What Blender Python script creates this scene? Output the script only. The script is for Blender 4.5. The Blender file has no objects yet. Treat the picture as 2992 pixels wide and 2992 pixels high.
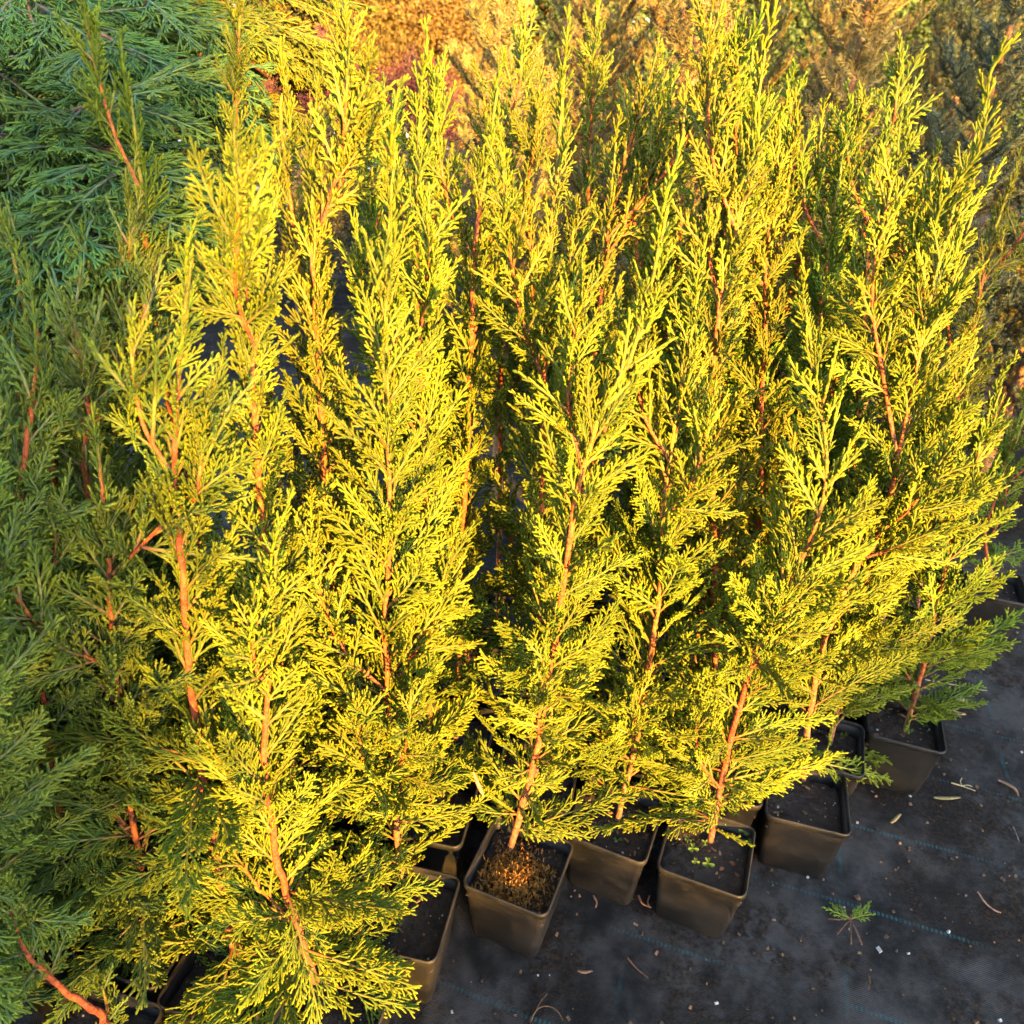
import bpy, math, random
from mathutils import Vector, Matrix
R_ = random.Random(7)
scene = bpy.context.scene
col = scene.collection

# ------------------------------------------------------------------ camera
FPX, PITCH, ROLL, CAMH = 2316.84, 0.546501, 0.046794, 1.167856
FW = Vector((0, math.cos(PITCH), -math.sin(PITCH)))
_r = Vector((1, 0, 0)); _u = Vector((0, math.sin(PITCH), math.cos(PITCH)))
RT = math.cos(ROLL) * _r + math.sin(ROLL) * _u
UP = -math.sin(ROLL) * _r + math.cos(ROLL) * _u
CAM = Vector((0, 0, CAMH))
cd = bpy.data.cameras.new('camera')
cam = bpy.data.objects.new('camera', cd)
col.objects.link(cam)
scene.camera = cam
cd.sensor_width = 36.0
cd.lens = FPX / 2992 * 36.0
cd.clip_start = 0.01
cd.clip_end = 300
cd.dof.use_dof = True
cd.dof.focus_distance = 0.95
cd.dof.aperture_fstop = cd.lens / 3.0
m = Matrix.Identity(4)
for i in range(3):
    m[i][0] = RT[i]; m[i][1] = UP[i]; m[i][2] = -FW[i]; m[i][3] = CAM[i]
cam.matrix_world = m

# ------------------------------------------------------------------ light
SUN_EL, SUN_AZ = math.radians(13), math.radians(20)     # sun behind the camera, a little to the right
world = bpy.data.worlds.new('World')
scene.world = world
world.use_nodes = True
wn = world.node_tree.nodes
sky = wn.new('ShaderNodeTexSky')
sky.sky_type = 'NISHITA'
sky.sun_disc = False
sky.sun_elevation = SUN_EL
sky.sun_rotation = math.pi - SUN_AZ
sky.air_density = 1.0
sky.dust_density = 1.0
world.node_tree.links.new(sky.outputs[0], wn['Background'].inputs[0])
wn['Background'].inputs[1].default_value = 0.15
sl = bpy.data.lights.new('sun', 'SUN')
sl.energy = 4.2
sl.angle = math.radians(0.55)
sl.color = (1.0, 0.54, 0.10)
sun = bpy.data.objects.new('sun', sl)
col.objects.link(sun)
SDIR = Vector((math.sin(SUN_AZ) * math.cos(SUN_EL), -math.cos(SUN_AZ) * math.cos(SUN_EL), math.sin(SUN_EL)))
sun.rotation_euler = SDIR.to_track_quat('Z', 'Y').to_euler()
sun.location = SDIR * 20
vs = scene.view_settings
vs.view_transform = 'Standard'
vs.look = 'None'
vs.gamma = 1.0
vs.exposure = 3.25
cy = scene.cycles
cy.max_bounces = 3
cy.diffuse_bounces = 2
cy.glossy_bounces = 2
cy.transmission_bounces = 2
cy.use_adaptive_sampling = True
cy.adaptive_threshold = 0.03

# ------------------------------------------------------------------ helpers
def ray(px, py):
    k = 2992 / 1932.0
    return FW + RT * ((px * k - 1496) / FPX) - UP * ((py * k - 1496) / FPX)
def aty(px, py, y):
    d = ray(px, py); return CAM + d * (y / d.y)
def ground(px, py, z=0.0):
    d = ray(px, py); return CAM + d * ((z - CAMH) / d.z)
def tag(o, label=None, cat=None, group=None, kind=None):
    if label: o['label'] = label
    if cat: o['category'] = cat
    if group: o['group'] = group
    if kind: o['kind'] = kind
    return o
def empty(name, loc, rz=0.0):
    o = bpy.data.objects.new(name, None)
    o.empty_display_size = 0.05
    o.location = loc; o.rotation_euler = (0, 0, rz)
    col.objects.link(o)
    return o
class MB:
    """collects vertices, faces and a colour per vertex"""
    def __init__(s): s.v = []; s.f = []; s.c = []; s.mi = []
    def tube(s, pts, rad, sides, cols, cap=True, bump=0.0, twist=0.0):
        n = len(pts); base = len(s.v)
        for i, p in enumerate(pts):
            d = (pts[min(i + 1, n - 1)] - pts[max(i - 1, 0)])
            d = d.normalized() if d.length > 1e-9 else Vector((0, 1, 0))
            a = Vector((0, 0, 1)) if abs(d.z) < 0.9 else Vector((1, 0, 0))
            u = d.cross(a).normalized(); w = u.cross(d)
            r = rad[i]
            if bump: r *= (1 + bump) if i % 2 else (1 - bump)
            for k in range(sides):
                t = 2 * math.pi * k / sides + twist + (0.5 * math.pi / sides * (i % 2) if bump else 0)
                s.v.append(p + (u * math.cos(t) + w * math.sin(t)) * r)
                s.c.append(cols[i])
        for i in range(n - 1):
            for k in range(sides):
                k2 = (k + 1) % sides
                s.f.append((base + i * sides + k, base + i * sides + k2, base + (i + 1) * sides + k2, base + (i + 1) * sides + k))
        if cap:
            d = (pts[-1] - pts[-2]).normalized() * rad[-1]
            s.v.append(pts[-1] + d); s.c.append(cols[-1])
            t = len(s.v) - 1; b = base + (n - 1) * sides
            for k in range(sides): s.f.append((b + k, b + (k + 1) % sides, t))
    def quad(s, a, b, c, d, colr):
        n = len(s.v); s.v += [a, b, c, d]; s.c += [colr] * 4; s.f.append((n, n + 1, n + 2, n + 3))
    def poly(s, pts, colr):
        n = len(s.v); s.v += pts; s.c += [colr] * len(pts); s.f.append(tuple(range(n, n + len(pts))))
    def box(s, c, h, colr, rot=None):
        n = len(s.v)
        for z in (-1, 1):
            for x, y in ((-1, -1), (1, -1), (1, 1), (-1, 1)):
                p = Vector((x * h[0], y * h[1], z * h[2]))
                s.v.append(c + (rot @ p if rot else p)); s.c.append(colr)
        for q in ((3, 2, 1, 0), (4, 5, 6, 7), (0, 1, 5, 4), (1, 2, 6, 5), (2, 3, 7, 6), (3, 0, 4, 7)):
            s.f.append(tuple(n + i for i in q))
    def mesh(s, name, mat, smooth=True):
        me = bpy.data.meshes.new(name)
        me.from_pydata([tuple(p) for p in s.v], [], s.f)
        a = me.attributes.new('tint', 'FLOAT_COLOR', 'POINT')
        buf = []
        for c in s.c: buf += [c[0], c[1], c[2], 1.0]
        a.data.foreach_set('color', buf)
        if smooth: me.polygons.foreach_set('use_smooth', [True] * len(me.polygons))
        me.materials.append(mat)
        return me
def obj(name, me, parent=None, mat=None, color=None):
    o = bpy.data.objects.new(name, me)
    if parent is not None: o.parent = parent
    if mat is not None: o.matrix_basis = mat
    if color is not None: o.color = color
    col.objects.link(o)
    return o
def lerp(a, b, t): return a + (b - a) * t
def mix(a, b, t): return tuple(lerp(x, y, t) for x, y in zip(a, b))
def catmull(P, n):
    out = []
    P = [P[0] * 2 - P[1]] + list(P) + [P[-1] * 2 - P[-2]]
    segs = len(P) - 3
    for i in range(n):
        t = i / (n - 1) * segs; k = min(int(t), segs - 1); t -= k
        a, b, c, d = P[k:k + 4]
        out.append(0.5 * ((2 * b) + (c - a) * t + (2 * a - 5 * b + 4 * c - d) * t * t + (3 * b - a - 3 * c + d) * t ** 3))
    return out
def frame(loc, d, nrm, sc=1.0):
    """matrix that sends +Y to d and +Z near nrm"""
    y = d.normalized(); x = y.cross(nrm)
    if x.length < 1e-4: x = y.cross(Vector((0.3, 1, 0.2)))
    x.normalize(); z = x.cross(y)
    M = Matrix.Identity(4)
    for i in range(3):
        M[i][0] = x[i] * sc; M[i][1] = y[i] * sc; M[i][2] = z[i] * sc; M[i][3] = loc[i]
    return M

# ------------------------------------------------------------------ materials
def new_mat(name):
    mt = bpy.data.materials.new(name); mt.use_nodes = True
    nt = mt.node_tree
    return mt, nt, nt.nodes['Principled BSDF']
def tint_mat(name, rough=0.6, spec=0.3, transl=0.0, hue=0.0, val=0.0, noise=0.0, nscale=200, bump=0.0, bscale=300, usecolor=True):
    mt, nt, p = new_mat(name); N = nt.nodes; L = nt.links
    at = N.new('ShaderNodeAttribute'); at.attribute_name = 'tint'
    c = at.outputs['Color']
    oi = N.new('ShaderNodeObjectInfo')
    if usecolor:
        mx = N.new('ShaderNodeMix'); mx.data_type = 'RGBA'; mx.blend_type = 'MULTIPLY'; mx.inputs[0].default_value = 1
        L.new(c, mx.inputs[6]); L.new(oi.outputs['Color'], mx.inputs[7]); c = mx.outputs[2]
    if hue or val:
        hs = N.new('ShaderNodeHueSaturation')
        mr = N.new('ShaderNodeMapRange'); mr.inputs[3].default_value = 0.5 - hue; mr.inputs[4].default_value = 0.5 + hue
        L.new(oi.outputs['Random'], mr.inputs[0]); L.new(mr.outputs[0], hs.inputs['Hue'])
        mp = N.new('ShaderNodeMath'); mp.operation = 'MULTIPLY'; mp.inputs[1].default_value = 7.31
        fr = N.new('ShaderNodeMath'); fr.operation = 'FRACT'
        L.new(oi.outputs['Random'], mp.inputs[0]); L.new(mp.outputs[0], fr.inputs[0])
        mv = N.new('ShaderNodeMapRange'); mv.inputs[3].default_value = 1 - val; mv.inputs[4].default_value = 1 + val
        L.new(fr.outputs[0], mv.inputs[0]); L.new(mv.outputs[0], hs.inputs['Value'])
        L.new(c, hs.inputs['Color']); c = hs.outputs[0]
    if noise or bump:
        tc = N.new('ShaderNodeTexCoord')
    if noise:
        nz = N.new('ShaderNodeTexNoise'); nz.inputs['Scale'].default_value = nscale; nz.inputs['Detail'].default_value = 3
        L.new(tc.outputs['Object'], nz.inputs['Vector'])
        mr2 = N.new('ShaderNodeMapRange'); mr2.inputs[1].default_value = 0.3; mr2.inputs[2].default_value = 0.7
        mr2.inputs[3].default_value = 1 - noise; mr2.inputs[4].default_value = 1 + noise
        L.new(nz.outputs[0], mr2.inputs[0])
        m2 = N.new('ShaderNodeMix'); m2.data_type = 'RGBA'; m2.blend_type = 'MULTIPLY'; m2.inputs[0].default_value = 1
        L.new(c, m2.inputs[6]); L.new(mr2.outputs[0], m2.inputs[7]); c = m2.outputs[2]
    if bump:
        nb = N.new('ShaderNodeTexNoise'); nb.inputs['Scale'].default_value = bscale; nb.inputs['Detail'].default_value = 4
        L.new(tc.outputs['Object'], nb.inputs['Vector'])
        bp = N.new('ShaderNodeBump'); bp.inputs['Strength'].default_value = bump; bp.inputs['Distance'].default_value = 0.003
        L.new(nb.outputs[0], bp.inputs['Height']); L.new(bp.outputs[0], p.inputs['Normal'])
    L.new(c, p.inputs['Base Color'])
    p.inputs['Roughness'].default_value = rough
    p.inputs['Specular IOR Level'].default_value = spec
    if transl:
        tr = N.new('ShaderNodeBsdfTranslucent'); L.new(c, tr.inputs['Color'])
        ms = N.new('ShaderNodeMixShader'); ms.inputs[0].default_value = transl
        L.new(p.outputs[0], ms.inputs[1]); L.new(tr.outputs[0], ms.inputs[2])
        L.new(ms.outputs[0], N['Material Output'].inputs['Surface'])
    return mt
M_FOL = tint_mat('cypress_foliage', 0.65, 0.08, 0.12, 0.012, 0.22, 0.25, 120)
M_NEEDLE = tint_mat('spruce_needles', 0.55, 0.3, 0.1, 0.02, 0.25, 0.2, 30)
M_LEAF = tint_mat('shrub_leaves', 0.6, 0.3, 0.25, 0.02, 0.3)
M_BARK = tint_mat('bark', 0.85, 0.2, 0, 0.01, 0.15, 0.45, 160, 0.9, 260)
M_MISC = tint_mat('dry_litter', 0.8, 0.2, 0, 0.01, 0.1, 0.3, 200, 0.4, 400)
M_MOSS = tint_mat('moss', 0.9, 0.1, 0.1, 0.0, 0.0, 0.4, 60)
M_CLOVER = tint_mat('clover_leaf', 0.5, 0.3, 0.3, 0.0, 0.1)

def pot_mat():
    mt, nt, p = new_mat('pot_plastic'); N = nt.nodes; L = nt.links
    tc = N.new('ShaderNodeTexCoord'); oi = N.new('ShaderNodeObjectInfo')
    add = N.new('ShaderNodeVectorMath'); add.operation = 'ADD'
    L.new(tc.outputs['Object'], add.inputs[0]); L.new(oi.outputs['Random'], add.inputs[1])
    n1 = N.new('ShaderNodeTexNoise'); n1.inputs['Scale'].default_value = 14; n1.inputs['Detail'].default_value = 6
    n1.inputs['Roughness'].default_value = 0.65
    L.new(add.outputs[0], n1.inputs['Vector'])
    r1 = N.new('ShaderNodeValToRGB')
    r1.color_ramp.elements[0].position = 0.42; r1.color_ramp.elements[0].color = (0.004, 0.0042, 0.005, 1)
    r1.color_ramp.elements[1].position = 0.72; r1.color_ramp.elements[1].color = (0.026, 0.021, 0.017, 1)
    L.new(n1.outputs[0], r1.inputs[0])
    n2 = N.new('ShaderNodeTexNoise'); n2.inputs['Scale'].default_value = 160; n2.inputs['Detail'].default_value = 3
    L.new(add.outputs[0], n2.inputs['Vector'])
    r2 = N.new('ShaderNodeValToRGB'); r2.color_ramp.elements[0].position = 0.66; r2.color_ramp.elements[1].position = 0.74
    L.new(n2.outputs[0], r2.inputs[0])
    mx = N.new('ShaderNodeMix'); mx.data_type = 'RGBA'; mx.inputs[7].default_value = (0.045, 0.03, 0.02, 1)
    sc = N.new('ShaderNodeMath'); sc.operation = 'MULTIPLY'; sc.inputs[1].default_value = 0.5
    L.new(r2.outputs[0], sc.inputs[0]); L.new(sc.outputs[0], mx.inputs[0]); L.new(r1.outputs[0], mx.inputs[6])
    L.new(mx.outputs[2], p.inputs['Base Color'])
    rr = N.new('ShaderNodeMapRange'); rr.inputs[3].default_value = 0.38; rr.inputs[4].default_value = 0.75
    L.new(n1.outputs[0], rr.inputs[0]); L.new(rr.outputs[0], p.inputs['Roughness'])
    p.inputs['Specular IOR Level'].default_value = 0.28
    bp = N.new('ShaderNodeBump'); bp.inputs['Strength'].default_value = 0.25; bp.inputs['Distance'].default_value = 0.001
    L.new(n2.outputs[0], bp.inputs['Height']); L.new(bp.outputs[0], p.inputs['Normal'])
    return mt
M_POT = pot_mat()

def soil_mat():
    mt, nt, p = new_mat('potting_soil'); N = nt.nodes; L = nt.links
    tc = N.new('ShaderNodeTexCoord'); oi = N.new('ShaderNodeObjectInfo')
    add = N.new('ShaderNodeVectorMath'); add.operation = 'ADD'
    L.new(tc.outputs['Object'], add.inputs[0]); L.new(oi.outputs['Random'], add.inputs[1])
    n1 = N.new('ShaderNodeTexNoise'); n1.inputs['Scale'].default_value = 90; n1.inputs['Detail'].default_value = 8
    n1.inputs['Roughness'].default_value = 0.75
    L.new(add.outputs[0], n1.inputs['Vector'])
    r1 = N.new('ShaderNodeValToRGB'); cr = r1.color_ramp
    cr.elements[0].position = 0.3; cr.elements[0].color = (0.010, 0.007, 0.005, 1)
    cr.elements[1].position = 0.78; cr.elements[1].color = (0.10, 0.055, 0.028, 1)
    e = cr.elements.new(0.55); e.color = (0.032, 0.019, 0.011, 1)
    L.new(n1.outputs[0], r1.inputs[0]); L.new(r1.outputs[0], p.inputs['Base Color'])
    p.inputs['Roughness'].default_value = 0.95
    bp = N.new('ShaderNodeBump'); bp.inputs['Strength'].default_value = 0.9; bp.inputs['Distance'].default_value = 0.006
    L.new(n1.outputs[0], bp.inputs['Height']); L.new(bp.outputs[0], p.inputs['Normal'])
    return mt
M_SOIL = soil_mat()

def mat_mat():
    """woven black ground cover with faded teal marker threads, dust and spilt soil"""
    mt, nt, p = new_mat('woven_ground_cover'); N = nt.nodes; L = nt.links
    tc = N.new('ShaderNodeTexCoord')
    mp = N.new('ShaderNodeMapping'); mp.inputs['Rotation'].default_value = (0, 0, math.radians(16.7))
    L.new(tc.outputs['Object'], mp.inputs['Vector'])
    sx = N.new('ShaderNodeSeparateXYZ'); L.new(mp.outputs[0], sx.inputs[0])
    def math2(op, a, b=None, v=None):
        n = N.new('ShaderNodeMath'); n.operation = op
        L.new(a, n.inputs[0])
        if b is not None: L.new(b, n.inputs[1])
        if v is not None: n.inputs[1].default_value = v
        return n.outputs[0]
    def noise(scale, det=4, rough=0.6, vec=None):
        n = N.new('ShaderNodeTexNoise'); n.inputs['Scale'].default_value = scale; n.inputs['Detail'].default_value = det
        n.inputs['Roughness'].default_value = rough
        L.new(vec if vec is not None else tc.outputs['Object'], n.inputs['Vector']); return n.outputs[0]
    def ramp(v, a, b):
        n = N.new('ShaderNodeMapRange'); n.interpolation_type = 'SMOOTHSTEP'
        n.inputs[1].default_value = a; n.inputs[2].default_value = b; L.new(v, n.inputs[0]); return n.outputs[0]
    def mixc(f, a, b):
        n = N.new('ShaderNodeMix'); n.data_type = 'RGBA'; L.new(f, n.inputs[0])
        for s_, v in ((6, a), (7, b)):
            if isinstance(v, tuple): n.inputs[s_].default_value = v + (1,)
            else: L.new(v, n.inputs[s_])
        return n.outputs[2]
    # weave
    wx = math2('SINE', math2('MULTIPLY', sx.outputs[0], v=2 * math.pi / 0.0042))
    wy = math2('SINE', math2('MULTIPLY', sx.outputs[1], v=2 * math.pi / 0.0030))
    weave = math2('MULTIPLY', wx, wy)
    # thread wobble
    wob = math2('MULTIPLY', math2('SUBTRACT', noise(5, 2), v=0.5), v=0.012)
    def lines(coord, period, off, width):
        c = math2('ADD', coord, wob)
        c = math2('ADD', c, v=off)
        c = math2('PINGPONG', c, v=period / 2)
        return ramp(c, width, width * 0.4)
    l1 = lines(sx.outputs[1], 0.1632, 0.1632 * 0.5, 0.0042)
    l2 = lines(sx.outputs[0], 0.31, 0.0, 0.0048)
    dash = ramp(math2('SINE', math2('MULTIPLY', sx.outputs[0], v=2 * math.pi / 0.0065)), -0.9, 0.5)
    l1 = math2('MULTIPLY', l1, dash)
    ln = math2('MAXIMUM', l1, math2('MULTIPLY', math2('MULTIPLY', l2, ramp(noise(11, 4), 0.45, 0.62)), v=0.6))
    fade = math2('MULTIPLY', ramp(noise(5.3, 4), 0.36, 0.56), ramp(noise(60, 3), 0.25, 0.55))
    ln = math2('MULTIPLY', ln, fade)
    big = noise(3.2, 5, 0.62)
    fine = noise(45, 5, 0.7)
    big = math2('ADD', math2('MULTIPLY', big, v=0.7), math2('MULTIPLY', noise(26, 6, 0.75), v=0.3))
    base = mixc(ramp(big, 0.40, 0.60), (0.010, 0.0094, 0.0088), (0.062, 0.056, 0.052))
    base = mixc(math2('MULTIPLY', ramp(weave, -0.3, 0.9), v=0.6), base, (0.009, 0.009, 0.010))
    base = mixc(math2('MULTIPLY', ln, v=0.7), base, (0.022, 0.085, 0.095))
    dirt = math2('MULTIPLY', ramp(noise(4.2, 8, 0.75), 0.44, 0.58), ramp(fine, 0.32, 0.58))
    base = mixc(math2('MULTIPLY', dirt, v=0.88), base, mixc(ramp(noise(170, 3), 0.4, 0.7), (0.008, 0.006, 0.005), (0.036, 0.022, 0.013)))
    speck = ramp(noise(230, 2), 0.735, 0.775)
    base = mixc(math2('MULTIPLY', speck, v=0.5), base, (0.10, 0.085, 0.07))
    L.new(base, p.inputs['Base Color'])
    p.inputs['Roughness'].default_value = 0.9
    p.inputs['Specular IOR Level'].default_value = 0.1
    h = math2('ADD', math2('MULTIPLY', weave, v=0.35), math2('MULTIPLY', math2('MULTIPLY', dirt, fine), v=3.0))
    h = math2('ADD', h, math2('MULTIPLY', noise(18, 3), v=2.5))
    bp = N.new('ShaderNodeBump'); bp.inputs['Strength'].default_value = 0.7; bp.inputs['Distance'].default_value = 0.0015
    L.new(h, bp.inputs['Height']); L.new(bp.outputs[0], p.inputs['Normal'])
    return mt

# ------------------------------------------------------------------ the ground
def make_ground():
    S = 80; mb = MB()
    # fine grid near the camera with slight ruffles, coarse beyond
    xs = [-S, -20, -8, -4] + [-2 + i * 0.1 for i in range(41)] + [4, 8, 20, S]
    ys = [-S, -20, -8, -3] + [-0.5 + i * 0.1 for i in range(36)] + [5, 8, 20, S]
    for y in ys:
        for x in xs:
            near = -2 <= x <= 2 and -0.5 <= y <= 3
            z = (0.0025 * math.sin(x * 9.1 + 2 * math.sin(y * 3)) * math.sin(y * 7.3 + x * 2)) - 0.0026 if near else -0.0026
            mb.v.append(Vector((x, y, z))); mb.c.append((1, 1, 1))
    nx = len(xs)
    for j in range(len(ys) - 1):
        for i in range(nx - 1):
            a = j * nx + i; mb.f.append((a, a + 1, a + nx + 1, a + nx))
    tag(obj('ground', mb.mesh('ground', mat_mat())), kind='structure')
make_ground()

# ------------------------------------------------------------------ cypress sprays (shared meshes)
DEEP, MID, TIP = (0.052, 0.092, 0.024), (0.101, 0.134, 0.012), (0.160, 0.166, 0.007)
TWIG_RED, TWIG_YEL = (0.23, 0.085, 0.032), (0.20, 0.18, 0.035)
def bend(p0, d, side, L, n, curl, drop=0.0):
    """points of a twig that starts at p0 along d and curls towards side"""
    out = [p0]; p = p0.copy(); d = d.normalized()
    for i in range(n):
        d = (d + side * (curl / n) + Vector((0, 0, -drop / n))).normalized()
        p = p + d * (L / n); out.append(p.copy())
    return out
def twig(mb, p0, d, side, L, r, rnd, curl, c0, c1, drop, detail):
    n = max(2, int(L / (0.0026 if detail > 1 else 0.0042)))
    pts = bend(p0, d, side, L, n, curl, drop)
    k = len(pts) - 1
    rad = [r * (1 - 0.18 * i / k) for i in range(k + 1)]
    cols = [mix(c0, c1, (i / k)) for i in range(k + 1)]
    mb.tube(pts, rad, 4, cols, True, 0.16 if detail else 0, rnd.random())
    return pts
def spray_mesh(seed, L, latmax, detail=2, r0=0.00150, flat=0.25, ang0=31, axisred=0.3, step=0.0062, substep=0.0052, drop=0.0, sublen=0.0125, dense=1.0):
    rnd = random.Random(seed); mb = MB()
    fwd = Vector((0, 1, 0))
    n = 16
    kx, kz = rnd.uniform(-.25, .25), rnd.uniform(-.2, .3)
    ax = [Vector((kx * L * (t * t) * 0.6, L * t, kz * L * t * t - drop * L * t * t)) for t in [i / n for i in range(n + 1)]]
    cols = [mix(mix(TWIG_RED, TWIG_YEL, min(1, t / max(axisred, .01))), MID, max(0, (t - .45) / .55)) for t in [i / n for i in range(n + 1)]]
    mb.tube(ax, [lerp(r0 * 1.15, r0 * 0.75, i / n) for i in range(n + 1)], 5, cols, True)
    s = 0.07 * L; side = 1 if rnd.random() < .5 else -1
    while s < L * 0.985:
        t = s / L; i = min(int(t * n), n - 1); f = t * n - i
        p = ax[i].lerp(ax[i + 1], f); d = (ax[i + 1] - ax[i]).normalized()
        prof = min(1, 0.45 + t * 2.2) * (1 - t) ** 0.75 + 0.10
        l = latmax * prof * rnd.uniform(.72, 1.12)
        if rnd.random() < 0.06: l *= 0.4
        a = math.radians(lerp(ang0 + 8, ang0 - 10, t) + rnd.uniform(-7, 7))
        sd = Vector((d.y, -d.x, 0)).normalized() * side
        up = Vector((0, 0, rnd.uniform(-flat, flat)))
        dl = d * math.cos(a) + sd * math.sin(a) + up
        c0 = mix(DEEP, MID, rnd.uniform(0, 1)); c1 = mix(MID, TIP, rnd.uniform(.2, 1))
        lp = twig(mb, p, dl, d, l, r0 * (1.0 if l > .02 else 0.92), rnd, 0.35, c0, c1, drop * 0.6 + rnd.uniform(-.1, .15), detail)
        if l > 0.012:
            q = rnd.uniform(.18, .3) * l; s2 = 1 if rnd.random() < .5 else -1
            K = len(lp) - 1
            while q < l * 0.92:
                tt = q / l; j = min(int(tt * K), K - 1)
                pp = lp[j].lerp(lp[j + 1], tt * K - j); dd = (lp[j + 1] - lp[j]).normalized()
                ll = min(sublen * rnd.uniform(.65, 1.25) * (1.15 - 0.5 * tt) * (0.6 + min(1, l / .05) * .75), (l - q) * 1.1 + .004)
                ss = Vector((dd.y, -dd.x, 0)).normalized() * s2
                aa = math.radians(rnd.uniform(24, 38))
                d2 = dd * math.cos(aa) + ss * math.sin(aa) + Vector((0, 0, rnd.uniform(-flat, flat) * 1.2))
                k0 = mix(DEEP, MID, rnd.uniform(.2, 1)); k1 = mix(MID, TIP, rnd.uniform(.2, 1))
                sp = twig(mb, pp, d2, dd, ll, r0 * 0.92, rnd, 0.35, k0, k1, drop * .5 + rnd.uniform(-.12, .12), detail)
                if ll > 0.0135 and rnd.random() < .8 * dense:
                    for sgn in (1, -1):
                        if rnd.random() < .7:
                            J = len(sp) - 1; j2 = max(1, min(J - 1, int(J * rnd.uniform(.3, .65))))
                            d3 = (sp[j2 + 1] - sp[j2]).normalized(); s3 = Vector((d3.y, -d3.x, 0)).normalized() * sgn
                            aa = math.radians(30)
                            twig(mb, sp[j2], d3 * math.cos(aa) + s3 * math.sin(aa) + Vector((0, 0, rnd.uniform(-flat, flat))), d3, ll * rnd.uniform(.35, .55), r0 * .88, rnd, .3, k0, k1, 0, detail)
                q += substep * rnd.uniform(.8, 1.25); s2 = -s2
        s += step * rnd.uniform(.8, 1.25); side = -side
    return mb.mesh('cypress_spray', M_FOL)
def leader_mesh(seed, L):
    """upright growing tip: green-yellow axis with short shoots all round"""
    rnd = random.Random(seed); mb = MB(); n = 18
    ax = [Vector((0.006 * math.sin(i * .5 + seed), L * i / n, 0.006 * math.cos(i * .4 + seed))) for i in range(n + 1)]
    mb.tube(ax, [lerp(0.0017, 0.0012, i / n) for i in range(n + 1)], 6, [mix(MID, TIP, min(1, i / n * 2)) for i in range(n + 1)], True, 0.06)
    s = .04 * L; phi = rnd.random() * 6
    while s < L * .96:
        t = s / L; i = min(int(t * n), n - 1); p = ax[i].lerp(ax[i + 1], t * n - i); d = (ax[i + 1] - ax[i]).normalized()
        rad = Vector((math.cos(phi), 0, math.sin(phi)))
        l = lerp(.046, .013, t ** .8) * rnd.uniform(.55, 1.2)
        a = math.radians(lerp(34, 24, t) + rnd.uniform(-6, 8))
        c0, c1 = mix(DEEP, MID, rnd.random()), mix(MID, TIP, rnd.uniform(.3, 1))
        lp = twig(mb, p, d * math.cos(a) + rad * math.sin(a), d, l, .0014, rnd, .5, c0, c1, 0, 2)
        if l > .012:
            K = len(lp) - 1; q = .25 * l; sg = 1
            tang = rad.cross(d).normalized()
            while q < .9 * l:
                j = min(int(q / l * K), K - 1); dd = (lp[j + 1] - lp[j]).normalized()
                aa = math.radians(rnd.uniform(28, 42))
                twig(mb, lp[j], dd * math.cos(aa) + tang * sg * math.sin(aa) + rad * rnd.uniform(-.1, .2), dd, (l - q) * .45 * rnd.uniform(.8, 1.2) + .004, .00125, rnd, .4, c0, c1, 0, 2)
                q += .0058; sg = -sg
        phi += 2.4 + rnd.uniform(-.3, .3); s += .0060 * rnd.uniform(.8, 1.3)
    return mb.mesh('cypress_leader', M_FOL)
SPRAY = {
    'S': [spray_mesh(100 + i, .060, .022, sublen=.010) for i in range(5)],
    'M': [spray_mesh(200 + i, .095, .034, sublen=.012) for i in range(7)],
    'L': [spray_mesh(300 + i, .140, .050, sublen=.015, step=.0072, drop=.1 * (i % 3), axisred=.35) for i in range(7)],
    'X': [spray_mesh(400 + i, .195, .062, sublen=.018, step=.0085, substep=.0058, drop=.12 * (i % 3), axisred=.5) for i in range(5)],
    'T': [leader_mesh(500 + i, .17) for i in range(6)],
    # broad, open sprays of the big tree
    'J': [spray_mesh(600 + i, .155, .066, detail=1, r0=.0015, sublen=.022, step=.0115, substep=.0075, drop=.22 + .1 * (i % 3), axisred=.5, flat=.18, ang0=44) for i in range(6)],
}
SLEN = {'S': .060, 'M': .095, 'L': .140, 'X': .195, 'T': .17, 'J': .155}

# ------------------------------------------------------------------ pots
def rsq(w, r, z, per=5):
    """rounded square outline"""
    out = []; h = w / 2 - r
    for cx, cy, a0 in ((h, h, 0), (-h, h, 90), (-h, -h, 180), (h, -h, 270)):
        for k in range(per):
            a = math.radians(a0 + 90 * k / (per - 1)); out.append(Vector((cx + r * math.cos(a), cy + r * math.sin(a), z)))
    return out
def rings(mb, rs, close_first=False, close_last=False):
    n = len(rs[0]); base = len(mb.v)
    for r in rs: mb.v += r; mb.c += [(1, 1, 1)] * n
    for i in range(len(rs) - 1):
        for k in range(n):
            k2 = (k + 1) % n; mb.f.append((base + i * n + k, base + i * n + k2, base + (i + 1) * n + k2, base + (i + 1) * n + k))
    if close_first: mb.f.append(tuple(base + k for k in reversed(range(n))))
    if close_last: mb.f.append(tuple(base + (len(rs) - 1) * n + k for k in range(n)))
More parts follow.
